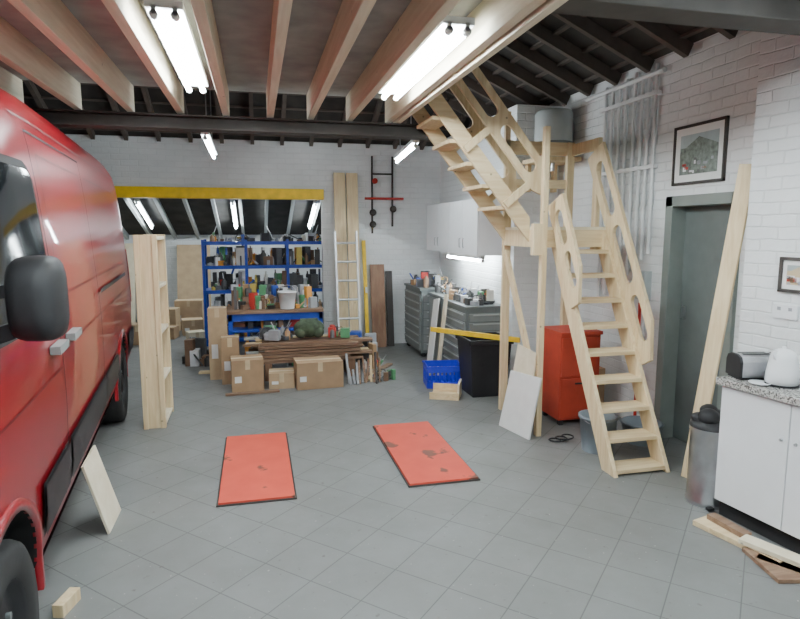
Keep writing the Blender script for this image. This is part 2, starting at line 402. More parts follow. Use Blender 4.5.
b.box((2.83,5.16,0),(2.9,5.205,2.5),M_pine); b.box((2.86,4.70,1.5),(2.90,4.77,2.48),M_pine)
b.beam((2.24,4.43,.3),(2.24,5.17,1.5),.07,.03,M_pine,(0,1,0))
b.box((2.2,5.18,2.38),(2.9,5.21,2.50),M_pineX); b.box((2.2,5.18,2.08),(2.9,5.21,2.16),M_pineX)
b.box((2.87,4.72,2.38),(2.9,5.18,2.48),M_pine)
b.box((2.14,4.40,1.50),(2.215,4.45,1.75),M_pine)
for y in (4.60,5.10):
    b.extr([(2.2,y,1.60),(2.2,y,1.80),(1.3,y,2.90),(1.236,y,2.90),(1.236,y,2.79)],(0,.032,0),M_pineX)
for k in range(6):
    z=1.88+.172*k; x=2.16-(z-1.7)/1.225
    b.box((x-.085,4.632,z-.015),(x+.085,5.10,z+.015),M_pine)
a=Vector((-.633,0,.774)); q=Vector((.774,0,.633))
for y in (4.585,5.147):
    b.slotboard((2.2,y,1.70),a,q,[(.12,.27),(.25,.20),(1.85,.20),(2.0,.30),(1.9,.42),(.35,.42)],[(.36,.80,.31,.055),(.90,1.32,.31,.055),(1.42,1.80,.31,.055)],.028,M_pine)
    for t in (.30,.85,1.37,1.55):
        o=Vector((2.2,y,1.70))+a*t; b.beam(o-q*.05,o+q*.25,.06,.026,M_pine,a)
b.box((2.21,5.16,2.35),(2.26,5.2,2.75),M_pine)
b.done(.003)

# ------------------------------------------------------------------ lift platforms
for (x0,x1,ml) in ((-.286,.208,M_lift),(.94,1.448,M_lift2)):
    b=MB('car_lift_platform'); y0,y1=3.68,4.95
    b.box((x0+.012,y0+.012,.0),(x1-.012,y1-.012,.022),ml)
    for (a0,a1,c0,c1) in ((x0,x1,y0,y0+.008),(x0,x1,y1-.008,y1),(x0,x0+.008,y0,y1),(x1-.008,x1,y0,y1)):
        b.box((a0,c0,0),(a1,c1,.012),M_dark)
    b.done(.002)

# ------------------------------------------------------------------ van
van=bpy.data.objects.new('van',None); scene.collection.objects.link(van)
van.location=(-1.675,.942,0); van.rotation_euler=(0,0,R(6.0))
PR=[(0,.30),(.80,.30),(.93,.33),(.97,.42),(.99,.6),(1.0,.9),(.998,1.1),(.99,1.3),(.968,1.6),(.942,1.9),(.915,2.12),(.885,2.24),(.83,2.33),(.72,2.395),(.45,2.44),(0,2.46)]
ST=[(0,.86,.74),(.03,.95,.84),(.10,1.02,.91),(.3,1.12,.965),(.6,1.25,.985),(.8,1.44,.99),(1.0,1.66,.992),(1.2,1.89,.994),(1.4,2.10,.995),(1.6,2.27,.995),(1.8,2.38,.995),(2.0,2.435,.995),(2.3,2.46,.995),(3.0,2.47,.995),(4.0,2.47,.995),(5.0,2.47,.995),(5.6,2.46,.993),(5.78,2.45,.985),(5.86,2.42,.965),(5.90,2.38,.93)]
def lerp(t,tab,k):
    for i in range(len(tab)-1):
        if t<=tab[i+1][0]:
            f=(t-tab[i][0])/(tab[i+1][0]-tab[i][0]); f=max(0,f); return tab[i][k]*(1-f)+tab[i+1][k]*f
    return tab[-1][k]
PZ=[(z,x) for x,z in PR[1:]]
def sx(y,z):
    zt=lerp(y,ST,1); w=lerp(y,ST,2)
    if z>.9: z=.9+(z-.9)*1.56/(zt-.9)
    return w*lerp(z,PZ,1)
vs=[];fs=[]
n=len(PR); ring=2*n-2
for (y,zt,w) in ST:
    pts=[]
    for x,z in PR:
        zz=z if z<=.9 else .9+(z-.9)*(zt-.9)/1.56
        pts.append((x*w,y,zz))
    allp=pts+[(-p_[0],p_[1],p_[2]) for p_ in pts[-2:0:-1]]
    vs+=allp
for j in range(len(ST)-1):
    for i in range(ring):
        k=(i+1)%ring; fs.append((j*ring+i,j*ring+k,(j+1)*ring+k,(j+1)*ring+i))
fs.append(tuple(range(ring))[::-1]); o=(len(ST)-1)*ring; fs.append(tuple(range(o,o+ring)))
b=MB('body'); b.add(vs,fs,M_red,True); body=b.done(origin=False)
body.data.materials.append(M_rub); body.data.materials.append(M_glass)
cut=MB('cut')
for yy in (1.0,4.665):
    for s_ in (-1,1): cut.cyl((s_*.60,yy,.36),(s_*1.2,yy,.36),.42,M_rub,n=40)
cutter=cut.done(origin=False)
mod=body.modifiers.new('arch','BOOLEAN'); mod.operation='DIFFERENCE'; mod.object=cutter; mod.solver='EXACT'
bpy.context.view_layer.update(); dg=bpy.context.evaluated_depsgraph_get()
nm=bpy.data.meshes.new_from_object(body.evaluated_get(dg)); body.modifiers.clear(); body.data=nm
nm.materials.clear()
for m_ in (M_red,M_rub,M_glass): nm.materials.append(m_)
for p_ in nm.polygons:
    c=p_.center; ctr=False; p_.material_index=0; p_.use_smooth=True
    for yy in (1.0,4.665):
        r=math.hypot(c.y-yy,c.z-.36)
        if r<.43 and (abs(abs(c.x)-.6)<.01 or (abs(p_.normal.x)<.2 and abs(c.x)<1.0 and r>.40)): ctr=True
    if ctr: p_.material_index=1; p_.use_smooth=False
    elif .62<c.y<1.62 and p_.normal.y<-.3 and c.z>1.25: p_.material_index=2
bpy.data.objects.remove(cutter)
body.parent=van
try:
    with bpy.context.temp_override(object=body,active_object=body,selected_objects=[body],selected_editable_objects=[body]):
        bpy.ops.object.shade_smooth_by_angle(angle=R(40))
except Exception as e: print(e)
def patch(b,y0,y1,zb,zt,m,off=.005,ny=12,nz=8,side=1):
    vs=[];fs=[]
    for i in range(ny+1):
        y=y0+(y1-y0)*i/ny; a=zb(y) if callable(zb) else zb; c=zt(y) if callable(zt) else zt
        for j in range(nz+1):
            z=a+(c-a)*j/nz; vs.append((side*(sx(y,z)+off),y,z))
    for i in range(ny):
        for j in range(nz): k=i*(nz+1)+j; fs.append((k,k+1,k+nz+2,k+nz+1))
    b.add(vs,fs,m,True)
for side in (1,-1):
    b=MB('side_windows')
    wt=lambda y: min(1.99-max(0,(y-1.86))**2*6, 1.44+(y-.92)*.98)
    wb=lambda y: 1.31+max(0,(y-1.88))*1.2
    patch(b,.93,1.97,wb,wt,M_rub,.006,20,8,side)
    patch(b,1.0,1.93,lambda y:wb(y)+.035,lambda y:wt(y)-.035,M_glass,.010,20,8,side)
    b.done(origin=False,parent=van)
    b=MB('side_trim')
    for (a0,a1) in ((1.47,2.0),(2.05,3.38),(3.42,4.2),(5.12,5.78)): patch(b,a0,a1,.50,.70,M_blk,.02,8,4,side); patch(b,a0,a1,.49,.71,M_blk,.010,8,4,side)
    patch(b,1.45,4.22,.30,.37,M_blk,.012,8,3,side)
    for yy in (2.03,3.4): patch(b,yy-.005,yy+.005,.40,2.14,M_rub,.003,1,24,side)
    patch(b,2.03,3.4,2.134,2.146,M_rub,.003,8,1,side)
    patch(b,1.9,5.85,2.19,2.205,M_redd,.004,20,1,side)
    patch(b,3.45,5.2,1.27,1.30,M_blk,.012,10,1,side)
    patch(b,2.10,5.75,1.13,1.14,M_redd,.003,10,1,side)
    patch(b,1.0,2.0,1.06,1.07,M_redd,.003,10,1,side)
    for (a0,a1) in ((2.15,3.3),(3.5,4.55),(4.65,5.65)):  # panel stampings: recess shade put in as darker red outlines
        for z_ in (1.38,2.04): patch(b,a0,a1,z_,z_+.012,M_redd,.003,8,1,side)
        for y_ in (a0,a1): patch(b,y_-.006,y_+.006,1.38,2.05,M_redd,.003,1,10,side)
    for yy in (1.78,2.14): b.box((side*(sx(yy,1.18)+.003),yy,1.165),(side*(sx(yy,1.18)+.045),yy+.2,1.20),M_greym)
    for yy in (1.0,4.665):
        vs=[];fs=[]
        for i in range(25):
            t=R(-8)+R(196)*i/24
            for r_,o_ in ((.42,-.01),(.42,.014),(.455,.014),(.465,-.01)):
                z=.36+r_*math.sin(t); y=yy+r_*math.cos(t); vs.append((side*(sx(y,max(z,.42))+o_),y,z))
        for i in range(24):
            for j in range(3): k=i*4+j; fs.append((k,k+1,k+5,k+4))
        b.add(vs,fs,M_red,True)
    patch(b,5.70,5.86,.95,1.5,M_redp,.008,4,6,side)
    b.done(origin=False,parent=van)
    b=MB('mirror')
    cx,cy,cz=1.115*side,1.03,1.485
    T=Matrix.Translation((cx,cy,cz))@Matrix.Rotation(R(-8*side),4,'Z')
    prof=[]
    for j,(yy,sc) in enumerate(((-.09,.35),(-.075,.7),(-.04,.92),(.0,1.),(.05,1.),(.06,.95))):
        for i in range(28):
            t=2*math.pi*i/28; c_,s__=math.cos(t),math.sin(t)
            px=.078*sc*abs(c_)**.5*(1 if c_>0 else -1); pz=.135*sc*abs(s__)**.55*(1 if s__>0 else -1)
            prof.append((px,yy,pz))
    fs=[]
    for j in range(5):
        for i in range(28): k=(i+1)%28; fs.append((j*28+i,j*28+k,(j+1)*28+k,(j+1)*28+i))
    fs.append(tuple(range(28))); b.add(prof,fs,M_blk,True,T)
    b.add(prof[-28:],[tuple(range(28))],M_glass,False,T)
    b.beam((side*.96,1.06,1.36),(side*1.08,1.04,1.40),.07,.05,M_blk,(0,1,0)); b.beam((side*.96,1.06,1.5),(side*1.08,1.04,1.52),.05,.04,M_blk,(0,1,0))
    b.done(origin=False,parent=van)
b=MB('front_trim')
b.box((-.80,-.035,.32),(.80,.0,.52),M_blk); b.box((-.55,-.02,.62),(.55,.01,.80),M_blk)
for s_ in (-1,1): b.box((s_*.60,-.01,.62),(s_*.80,.06,.82),M_glass); b.box((s_*.70,5.88,.95),(s_*.86,5.915,1.45),M_redp)
b.box((-.80,5.88,.36),(.80,5.96,.52),M_blk); b.box((-.004,5.895,.55),(.004,5.905,2.25),M_rub)
b.done(.01,origin=False,parent=van)
for i,(yy,s_) in enumerate(((1.0,1),(1.0,-1),(4.665,1),(4.665,-1))):
    b=MB('wheel_%d'%(i+1)); x0=s_*.985; x1=s_*.76
    p0=(x0,yy,.345); p1=(x1,yy,.345)
    b.lathe(p0,p1,[(.215,.012),(.235,.002),(.31,.0),(.335,.012),(.345,.035),(.345,.19),(.335,.21),(.31,.225),(.2,.22)],M_rub,n=40,caps=False)
    b.lathe(p0,p1,[(.215,.012),(.205,.02),(.195,.05),(.15,.055),(.12,.035),(.08,.035),(.075,.015),(.04,.01),(0,.01)],M_blk,n=32,caps=False)
    b.lathe(p0,p1,[(.2,.22),(0,.2)],M_blk,n=24,caps=False)
    for k in range(6):
        t=2*math.pi*k/6; c=(x0-s_*.02,yy+.10*math.cos(t),.345+.10*math.sin(t)); b.cyl(c,(x0-s_*.045,c[1],c[2]),.014,M_grey,n=8)
    b.done(origin=False,parent=van)

# ------------------------------------------------------------------ left objects
b=MB('shelf_unit_frame',Matrix.Translation((.10,0,0)))
b.box((-1.08,5.36,0),(-.90,5.39,1.66),M_pine); b.box((-1.08,5.83,0),(-.90,5.86,1.66),M_pine)
for z in (.03,.42,.83,1.22,1.63): b.box((-1.075,5.39,z-.015),(-.905,5.83,z+.015),M_paleply)
b.box((-1.08,5.345,0),(-1.04,5.36,1.66),M_pine); b.box((-.94,5.345,0),(-.90,5.36,1.66),M_pine)
b.done(.003)
b=MB('plywood_offcut'); b.extr([(-.86,3.48,.0),(-.86,3.78,.0),(-.96,3.70,.45),(-.96,3.44,.42)],(.012,0,.003),M_paleply); b.done()
b=MB('timber_offcut'); b.obox((-.88,2.80,.03),(.05,.14,.06),(0,0,-15),M_pine); b.done(.003)

# ------------------------------------------------------------------ cardboard boxes etc
def carton(name,c,s,rot,m=M_card,flaps=True):
    b=MB(name,Matrix.Translation(c)@Matrix.Rotation(R(rot),4,'Z')); w,d_,h=s
    b.box((-w/2,-d_/2,0),(w/2,d_/2,h-.006),m)
    b.box((-w/2,-d_/2,h-.006),(w/2,-.003,h),m); b.box((-w/2,.003,h-.006),(w/2,d_/2,h),m)
    b.box((-w/2,-.025,h),(w/2,.025,h+.001),M_tape); b.box((-.025,-d_/2-.001,h-.1),(.025,-d_/2,h),M_tape)
    b.box((-w/2+.03,-d_/2-.001,h*.3),(-w/2+.10,-d_/2,h*.5),M_whitebd)
    b.done(.003)
carton('cardboard_box',(-.13,6.54,0),(.33,.3,.34),4)
carton('cardboard_box',(.235,6.56,0),(.27,.25,.17),-2,M_card2)
carton('cardboard_box',(.63,6.50,0),(.50,.32,.29),3,M_card)
carton('cardboard_box',(-.45,7.12,0),(.20,.22,.82),0,M_card2)
carton('cardboard_box',(-.31,6.86,0),(.19,.2,.52),0,M_card)
for c,s_,r_,m_ in (((-1.05,10.3,0),(.32,.3,.25),10,M_card2),((-1.4,10.0,0),(.28,.3,.18),-8,M_card),((-1.5,10.6,0),(.4,.3,.4),-8,M_card2),((-.95,9.7,0),(.25,.2,.14),20,M_paleply),((-1.75,9.6,0),(.3,.3,.3),0,M_card),((-1.15,10.9,0),(.45,.3,.5),0,M_card2)):
    carton('cardboard_box',c,s_,r_,m_)
carton('cardboard_box',(3.02,5.0,0),(.24,.24,.42),0,M_card)

# timber pile
b=MB('timber_pile')
for x in (.1,1.05): b.box((x-.04,6.80,0),(x+.04,7.32,.20),M_brownz)
z=.20
for l in range(7):
    y=6.80
    while y<7.25:
        w=random.uniform(.05,.13); t=random.uniform(.02,.034)
        x0=random.uniform(-.18,.16); x1=random.uniform(.95,1.32)
        b.beam((x0,y+w/2+random.uniform(-.02,.02),z+t/2),(x1,y+w/2+random.uniform(-.03,.03),z+t/2+random.uniform(0,.012)),w,t,random.choice([M_brown,M_brown,M_brown,M_brown,M_pineX,M_deck,M_pal[9],M_dark,M_pal[7]]),(0,1,0)); y+=w+.012
    z+=.034
b.done(.002)
b=MB('loose_floor_boards')
for k,(x0,y0,x1,y1,w,m_) in enumerate(((-.7,7.38,-.2,7.34,.10,M_pineX),(-.35,6.28,.2,6.32,.05,M_brown),(1.22,6.75,1.62,7.3,.07,M_brown),(1.15,6.5,1.42,7.0,.05,M_pineX))):
    b.beam((x0,y0,.012),(x1,y1,.012),w,.022,m_,(y1-y0,x0-x1,0))
b.done(.002)
b=MB('timber_offcuts_bundle')
for k in range(12):
    x=.96+k*.032+random.uniform(-.01,.01); b.cyl((x,6.45+random.uniform(-.05,.08),.0),(x+random.uniform(-.03,.05),6.62,random.uniform(.12,.32)),.014,random.choice([M_pine,M_brown,M_pal[7],M_dark]),n=8)
b.done()

# workbench with clutter
b=MB('workbench')
b.box((-.38,7.42,.69),(.80,8.05,.73),M_brown)
for x in (-.35,.74):
    for y in (7.45,7.98): b.box((x,y,0),(x+.05,y+.05,.69),M_blue)
b.box((-.35,7.45,.60),(.79,7.48,.69),M_blue); b.box((-.33,7.45,.46),(.77,8.0,.49),M_blue); b.box((-.35,7.98,.6),(.79,8.03,.69),M_blue)
b.done(.003)
def clutter(name,x0,x1,y0,y1,z,n,smax=.16,hmax=.2,rows=None,dark=0.):
    b=MB(name)
    for k in range(n):
        m=random.choice(M_pal); cx=random.uniform(x0+.05,x1-.05); cy=random.uniform(y0+.05,y1-.05); h=random.uniform(.04,hmax); t=random.random()
        if random.random()<dark: m=random.choice([M_pal[3],M_pal[11],M_pal[12],M_pal[9],M_pal[7]])
        if t<.42:
            w=random.uniform(.03,smax); d_=random.uniform(.03,smax)
            b.obox((cx,cy,z+h/2),(w,d_,h),(0,0,random.uniform(-30,30)),m)
        elif t<.65:
            r=random.uniform(.015,.045); b.lathe((cx,cy,z),(cx,cy,z+1),[(r,0),(r,h*.75),(r*.45,h*.88),(r*.45,h)],m,n=12)
        elif t<.75:
            r=random.uniform(.03,.06)
            b.lathe((cx,cy,z),(cx,cy,z+1),[(r*.8,0),(r,h*.5),(r*1.04,h*.5),(r*1.04,h*.56),(0,h*.58)],m,n=14)
        elif t<.85:
            a=random.uniform(0,3.1); e=Vector((math.cos(a)*.10,math.sin(a)*.05,random.uniform(.05,.24))); p_=Vector((cx,cy,z+.012))
            b.cyl(p_,p_+e*.55,.014,m,n=8); b.cyl(p_+e*.55,p_+e,.006,M_steel,n=6)
        elif t<.92:
            r=random.uniform(.03,.07)
            b.path([(cx+r*math.cos(2*math.pi*i/10),cy+r*.4*math.sin(2*math.pi*i/10),z+.01+r+r*math.sin(2*math.pi*i/10+.6)*.95) for i in range(11)],.006,m,6)
        else:
            a=random.uniform(0,3.1); L=random.uniform(.08,.2); b.cyl((cx-L*math.cos(a)*.5,cy-L*math.sin(a)*.3,z+.02),(cx+L*math.cos(a)*.5,cy+L*math.sin(a)*.3,z+.02+random.uniform(0,.14)),.010,m,n=8)
    return b.done(.002)
clutter('workbench_clutter',-.34,.76,7.50,8.0,.73,210,.10,.30,dark=.3)
clutter('workbench_shelf_clutter',-.28,.70,7.52,7.92,.49,34,.2,.15,dark=.3)
clutter('floor_clutter',-.25,.72,7.50,7.95,.0,50,.25,.4,dark=.6)
clutter('floor_clutter',1.0,1.5,7.1,7.95,.0,80,.16,.38,dark=.4)
clutter('floor_clutter',-.95,-.55,7.7,8.2,.0,24,.2,.35,dark=.5)
clutter('floor_clutter',1.22,1.55,6.45,6.72,.0,14,.08,.12,dark=.4)
clutter('timber_pile_clutter',.02,.40,6.85,7.2,.452,22,.14,.14,dark=.5)
clutter('timber_pile_clutter',.76,1.08,6.85,7.2,.452,14,.12,.12,dark=.5)
b=MB('plastic_bucket'); b.lathe((.36,7.50,.735),(.36,7.50,2),[(.085,0),(.11,.2),(.118,.2),(.118,.215),(.104,.215),(.08,.02),(0,.02)],M_white,n=24,caps=False)
b.path([(.36+.115*math.cos(math.pi*i/12),7.47,.92+.11*math.sin(math.pi*i/12)) for i in range(13)],.003,M_steel,6)
b.done()
b=MB('canvas_bag'); M_camo=mat('camouflage_canvas',(.05,.07,.04),.9,var=.6,scale=14,bump=.5)
b.sph((.58,7.0,.565),.18,M_camo,(1.0,.7,.62),20); b.cyl((.48,6.99,.65),(.68,6.99,.65),.03,M_camo,n=10); b.sph((.48,6.93,.52),.07,M_camo,(1,.8,.9)); b.sph((.68,6.93,.52),.07,M_camo,(1,.8,.9)); b.done()

# blue shelving
b=MB('blue_shelving')
for x in (-.76,-.16,.44,1.04):
    for y in (9.1,9.55): b.box((x,y,0),(x+.04,y+.04,1.56),M_blue)
for z in (.10,.45,.82,1.18,1.53): b.box((-.76,9.1,z-.02),(1.08,9.59,z+.0),M_blue); b.box((-.76,9.09,z-.045),(1.08,9.10,z+.005),M_blue)
b.beam((-.74,9.6,.1),(-.18,9.6,1.5),.03,.004,M_blue,(1,0,0)); b.done()
for z in (.10,.45,.82,1.18,1.53): clutter('shelf_goods',-.70,1.02,9.13,9.53,z,120 if z<1.5 else 50,.14,.29 if z<1.5 else .13,dark=.45)

# annexe bits
b=MB('wooden_boards')
for k,x in enumerate((-2.55,-2.3,-2.05,-1.8)): b.beam((x,11.75,0),(x,12.1,1.42+.03*k),.22,.025,M_paleply,(1,0,0))
b.done()
b=MB('leaning_plywood_sheet'); b.beam((-1.15,11.7,0),(-1.15,12.1,1.42),.6,.02,M_card2,(1,0,0)); b.done()

# tall boards, ladder, level, plank
b=MB('tall_timber_boards'); b.beam((1.18,8.38,0),(1.18,8.62,2.5),.16,.03,M_pine,(1,0,0)); b.beam((1.36,8.40,0),(1.36,8.62,2.5),.16,.03,M_pine,(1,0,0)); b.done(.002)
b=MB('aluminium_ladder')
for x in (1.08,1.38): b.beam((x,8.1,0),(x,8.40,1.68),.025,.06,M_alu,(1,0,0))
for k in range(6):
    z=.22+k*.26; y=8.1+.3*z/1.68; b.cyl((1.08,y,z),(1.38,y,z),.016,M_alu,n=8)
for x in (1.08,1.38): b.beam((x,8.1,0),(x,8.1,.03),.04,.08,M_blk,(1,0,0))
b.done()
b=MB('spirit_level'); b.beam((1.55,8.48,0),(1.53,8.66,1.55),.05,.025,M_yellow,(1,0,0)); b.beam((1.54,8.50,.8),(1.54,8.52,.88),.03,.03,M_pal[8],(1,0,0)); b.done()
b=MB('brown_plank'); b.beam((1.72,8.45,0),(1.72,8.64,1.2),.21,.03,M_brownz,(1,0,0)); b.beam((1.90,8.5,0),(1.90,8.66,1.1),.1,.02,M_dark,(1,0,0)); b.done(.002)
b=MB('wall_pipework')
b.cyl((1.66,8.66,1.65),(1.66,8.66,2.75),.014,M_dark,n=10); b.cyl((1.96,8.66,1.75),(1.96,8.66,2.75),.014,M_dark,n=10)
b.cyl((1.55,8.64,2.15),(2.12,8.64,2.15),.018,M_redp,n=10)
for (x,z) in ((1.66,1.95),(1.96,2.0),(1.66,1.78)): b.lathe((x,8.66,z),(x,8.5,z),[(.03,0),(.03,.04),(.05,.05),(.05,.06),(.012,.065),(.012,.09),(.035,.092),(.035,.105)],M_dark,n=14)
b.lathe((1.70,8.70,2.4),(1.70,8.5,2.4),[(.04,0),(.04,.06)],M_redp,n=14)
b.cyl((1.66,8.66,2.5),(1.96,8.66,2.5),.012,M_dark,n=8)
b.done()

# wall cupboards on alcove wall
b=MB('wall_cupboard')
b.box((2.37,6.2,1.42),(2.70,8.2,2.04),M_white)
for k in range(4):
    y0=6.2+.5*k; b.box((2.35,y0+.004,1.42),(2.368,y0+.496,2.04),M_white); b.cyl((2.335,y0+(.06 if k%2 else .44),1.50),(2.335,y0+(.06 if k%2 else .44),1.60),.006,M_steel,n=8)
    for z_ in (1.50,1.60): b.cyl((2.335,y0+(.06 if k%2 else .44),z_),(2.352,y0+(.06 if k%2 else .44),z_),.005,M_steel,n=6)
b.done(.003)
def chest(name,x0,x1,y0,y1,h,nd,m=M_grey):
    b=MB(name); b.box((x0+.02,y0,.06),(x1,y1,h),m); b.box((x0,y0-.01,h),(x1+.0,y1+.01,h+.03),M_grey)
    for (px,py) in ((x0+.06,y0+.05),(x0+.06,y1-.05),(x1-.06,y0+.05),(x1-.06,y1-.05)): b.cyl((px,py-.02,.03),(px,py+.02,.03),.03,M_rub,n=12)
    for k in range(nd):
        z0=.10+(h-.14)*k/nd; z1=.10+(h-.14)*(k+1)/nd-.012
        b.box((x0+.002,y0+.03,z0),(x0+.02,y1-.03,z1),M_greym); b.box((x0-.012,y0+.06,z1-.022),(x0+.002,y1-.06,z1-.008),M_greyl)
        b.box((x0+.05,y0-.014,z0),(x1-.03,y0,z1),M_greym); b.box((x0+.09,y0-.026,z1-.022),(x1-.07,y0-.014,z1-.008),M_greyl)
    b.done(.002)
chest('tool_chest',2.10,2.66,7.62,8.5,.90,7)
chest('tool_chest',2.20,2.68,6.14,6.95,.84,7)
clutter('tool_chest_clutter',2.12,2.62,7.65,8.45,.93,45,.12,.18,dark=.5)
clutter('tool_chest_clutter',2.24,2.64,6.18,6.9,.87,60,.10,.16,dark=.5)
b=MB('side_cabinet'); b.box((2.22,6.98,0),(2.68,7.58,.86),M_grey); b.box((2.2,6.97,.86),(2.69,7.59,.89),M_greym); b.box((2.205,7.0,.05),(2.22,7.27,.84),M_greym); b.box((2.205,7.29,.05),(2.22,7.56,.84),M_greym); b.done(.003)
clutter('side_cabinet_clutter',2.24,2.64,7.0,7.56,.89,30,.10,.17,dark=.4)
b=MB('angled_plank'); b.beam((2.0,6.50,.0),(2.16,6.68,.95),.09,.02,M_paleply,(0,1,0)); b.beam((2.03,6.95,.0),(2.17,7.1,.85),.2,.015,M_whitebd,(0,1,0)); b.done()
def openbox(name,c,s,rot,m,t=.012,slots=False):
    b=MB(name,Matrix.Translation(c)@Matrix.Rotation(R(rot),4,'Z')); w,d_,h=s
    b.box((-w/2,-d_/2,0),(w/2,d_/2,t),m)
    for a in ((-w/2,-d_/2,w/2,-d_/2+t),(-w/2,d_/2-t,w/2,d_/2),(-w/2,-d_/2,-w/2+t,d_/2),(w/2-t,-d_/2,w/2,d_/2)):
        if slots:
            b.box((a[0],a[1],t),(a[2],a[3],h*.28),m); b.box((a[0],a[1],h*.72),(a[2],a[3],h),m)
            if a[2]-a[0]>.1:
                k=a[0]
                while k<a[2]-.01: b.box((k,a[1],h*.28),(k+.02,a[3],h*.72),m); k+=.045
            else:
                k=a[1]
                while k<a[3]-.01: b.box((a[0],k,h*.28),(a[2],k+.02,h*.72),m); k+=.045
        else: b.box((a[0],a[1],t),(a[2],a[3],h),m)
    if slots:
        b.box((-w/2-.01,-d_/2-.01,h-.02),(w/2+.01,-d_/2,h),m); b.box((-w/2-.01,d_/2,h-.02),(w/2+.01,d_/2+.01,h),m)
    return b.done(.002)
openbox('plastic_crate',(1.97,6.20,0),(.39,.32,.24),-8,M_bluec,slots=True)
b=MB('timber_tray')
T=Matrix.Translation((1.86,5.74,0))@Matrix.Rotation(R(-25),4,'Z')
b.box((-.15,-.14,0),(.15,.14,.02),M_pineX,T); b.box((-.15,-.14,.02),(.15,-.12,.07),M_pineX,T); b.box((.13,-.12,.02),(.15,.14,.16),M_paleply,T); b.box((-.15,.12,.02),(.13,.14,.10),M_pineX,T)
b.done(.002)
b=MB('black_waste_bin')
def frus(b,c,w0,w1,z0,z1,m):
    h0,h1=w0/2,w1/2; x,y=c
    b.add([(x-h0,y-h0,z0),(x+h0,y-h0,z0),(x+h0,y+h0,z0),(x-h0,y+h0,z0),(x-h1,y-h1,z1),(x+h1,y-h1,z1),(x+h1,y+h1,z1),(x-h1,y+h1,z1)],[(3,2,1,0),(0,1,5,4),(1,2,6,5),(2,3,7,6),(3,0,4,7)],m)
frus(b,(2.29,5.80),.36,.44,0,.57,M_blk); frus(b,(2.29,5.80),.35,.43,.02,.57,M_rub)
for a in ((-.235,-.235,.235,-.21),(-.235,.21,.235,.235),(-.235,-.21,-.21,.21),(.21,-.21,.235,.21)): b.box((2.29+a[0],5.80+a[1],.55),(2.29+a[2],5.80+a[3],.60),M_blk)
b.done(.006)
b=MB('yellow_batten'); b.beam((1.84,6.22,.625),(2.5,5.38,.625),.05,.025,M_yellow,(0,0,1)) ; b.done(.002)
b=MB('white_panel'); b.extr([(2.03,4.75,0),(2.12,4.34,0),(2.19,4.30,.52),(2.11,4.70,.50)],(.012,.002,0),M_whitebd); b.done()
b=MB('pale_board'); b.extr([(2.10,4.78,0),(2.16,4.44,0),(2.20,4.42,.70),(2.185,4.74,.72)],(.01,.002,0),M_paleply); b.done()
b=MB('red_tool_cabinet',Matrix.Translation((.10,-.12,0))); b.box((2.42,4.72,.05),(2.80,5.08,.80),M_reddull); b.box((2.41,4.70,.80),(2.81,5.09,.83),M_reddull)
b.box((2.43,4.708,.07),(2.79,4.72,.42),M_reddull); b.box((2.43,4.708,.44),(2.79,4.72,.78),M_reddull); b.box((2.56,4.700,.70),(2.66,4.708,.715),M_blk); b.box((2.56,4.700,.37),(2.66,4.708,.385),M_blk)
for x in (2.44,2.74):
    for y in (4.74,5.02): b.box((x,y,0),(x+.04,y+.04,.05),M_blk)
b.done(.003)
b=MB('grey_bucket'); b.lathe((2.545,4.02,0),(2.545,4.02,1),[(.115,0),(.140,.26),(.150,.26),(.150,.28),(.132,.28),(.105,.02),(0,.02)],M_bucket,n=28,caps=False)
b.path([(2.545+.145*math.cos(math.pi*i/12),4.02-.145*math.sin(math.pi*i/12)*.8,.27-.05*math.sin(math.pi*i/12)) for i in range(13)],.004,M_steel,6)
b.done()
b=MB('black_cable')
b.path([(2.30+.06*math.cos(.55*i)+.005*i,4.26+.05*math.sin(.55*i),.008+.001*i) for i in range(30)],.006,M_blk,6); b.done()
b=MB('grey_basin'); b.lathe((2.99,4.10,0),(2.99,4.10,1),[(.12,0),(.16,.16),(.17,.16),(.15,.17),(.11,.02),(0,.02)],M_bucket,n=24,caps=False); b.done()
b=MB('red_broom'); b.cyl((3.08,4.32,.05),(3.10,4.36,1.10),.013,M_redp,n=10); b.obox((3.08,4.35,.06),(.05,.16,.05),(0,0,0),M_redp)
for k in range(8): b.box((3.06,4.28+k*.02,0),(3.10,4.292+k*.02,.04),M_blk)
b.done()

# ------------------------------------------------------------------ kitchen corner
T=Matrix.Translation((2.62,2.88,0))@Matrix.Rotation(R(8.15),4,'Z')
b=MB('kitchen_base_cabinet',T)
L=1.7; D=.42
b.box((.05,-L,0),(D,0,.10),M_blk); b.box((.018,-L,.10),(D,0,.81),M_white)
for k in range(4):
    y1=-.003-k*.42; b.box((0,y1-.414,.11),(.017,y1,.80),M_white); 
    b.cyl((-.012,y1-.04-(.34 if k%2==0 else 0),.60),(0,y1-.04-(.34 if k%2==0 else 0),.60),.008,M_steel,n=10)
b.box((-.03,-L,.81),(D+.0,.02,.85),M_gran)
b.done(.003)
b=MB('toaster',T@Matrix.Translation((.15,-.07,.851))@Matrix.Rotation(R(70),4,'Z')@Matrix.Scale(.8,4))
prof=[(-.085,.02),(-.085,.13),(-.07,.165),(-.03,.18),(.03,.18),(.07,.165),(.085,.13),(.085,.02)]
b.extr([(x_,-.13,z_) for x_,z_ in prof],(0,.26,0),M_steel)
b.extr([(x_*1.05,-.145,z_*1.02-.003) for x_,z_ in prof],(0,.02,0),M_blk); b.extr([(x_*1.05,.125,z_*1.02-.003) for x_,z_ in prof],(0,.02,0),M_blk)
b.box((-.08,-.13,0),(.08,.13,.02),M_blk); b.box((-.04,-.10,.179),(-.015,.10,.182),M_rub); b.box((.015,-.10,.179),(.04,.10,.182),M_rub)
b.box((-.02,-.165,.11),(.02,-.145,.125),M_blk); b.done(.004)
z0=.851
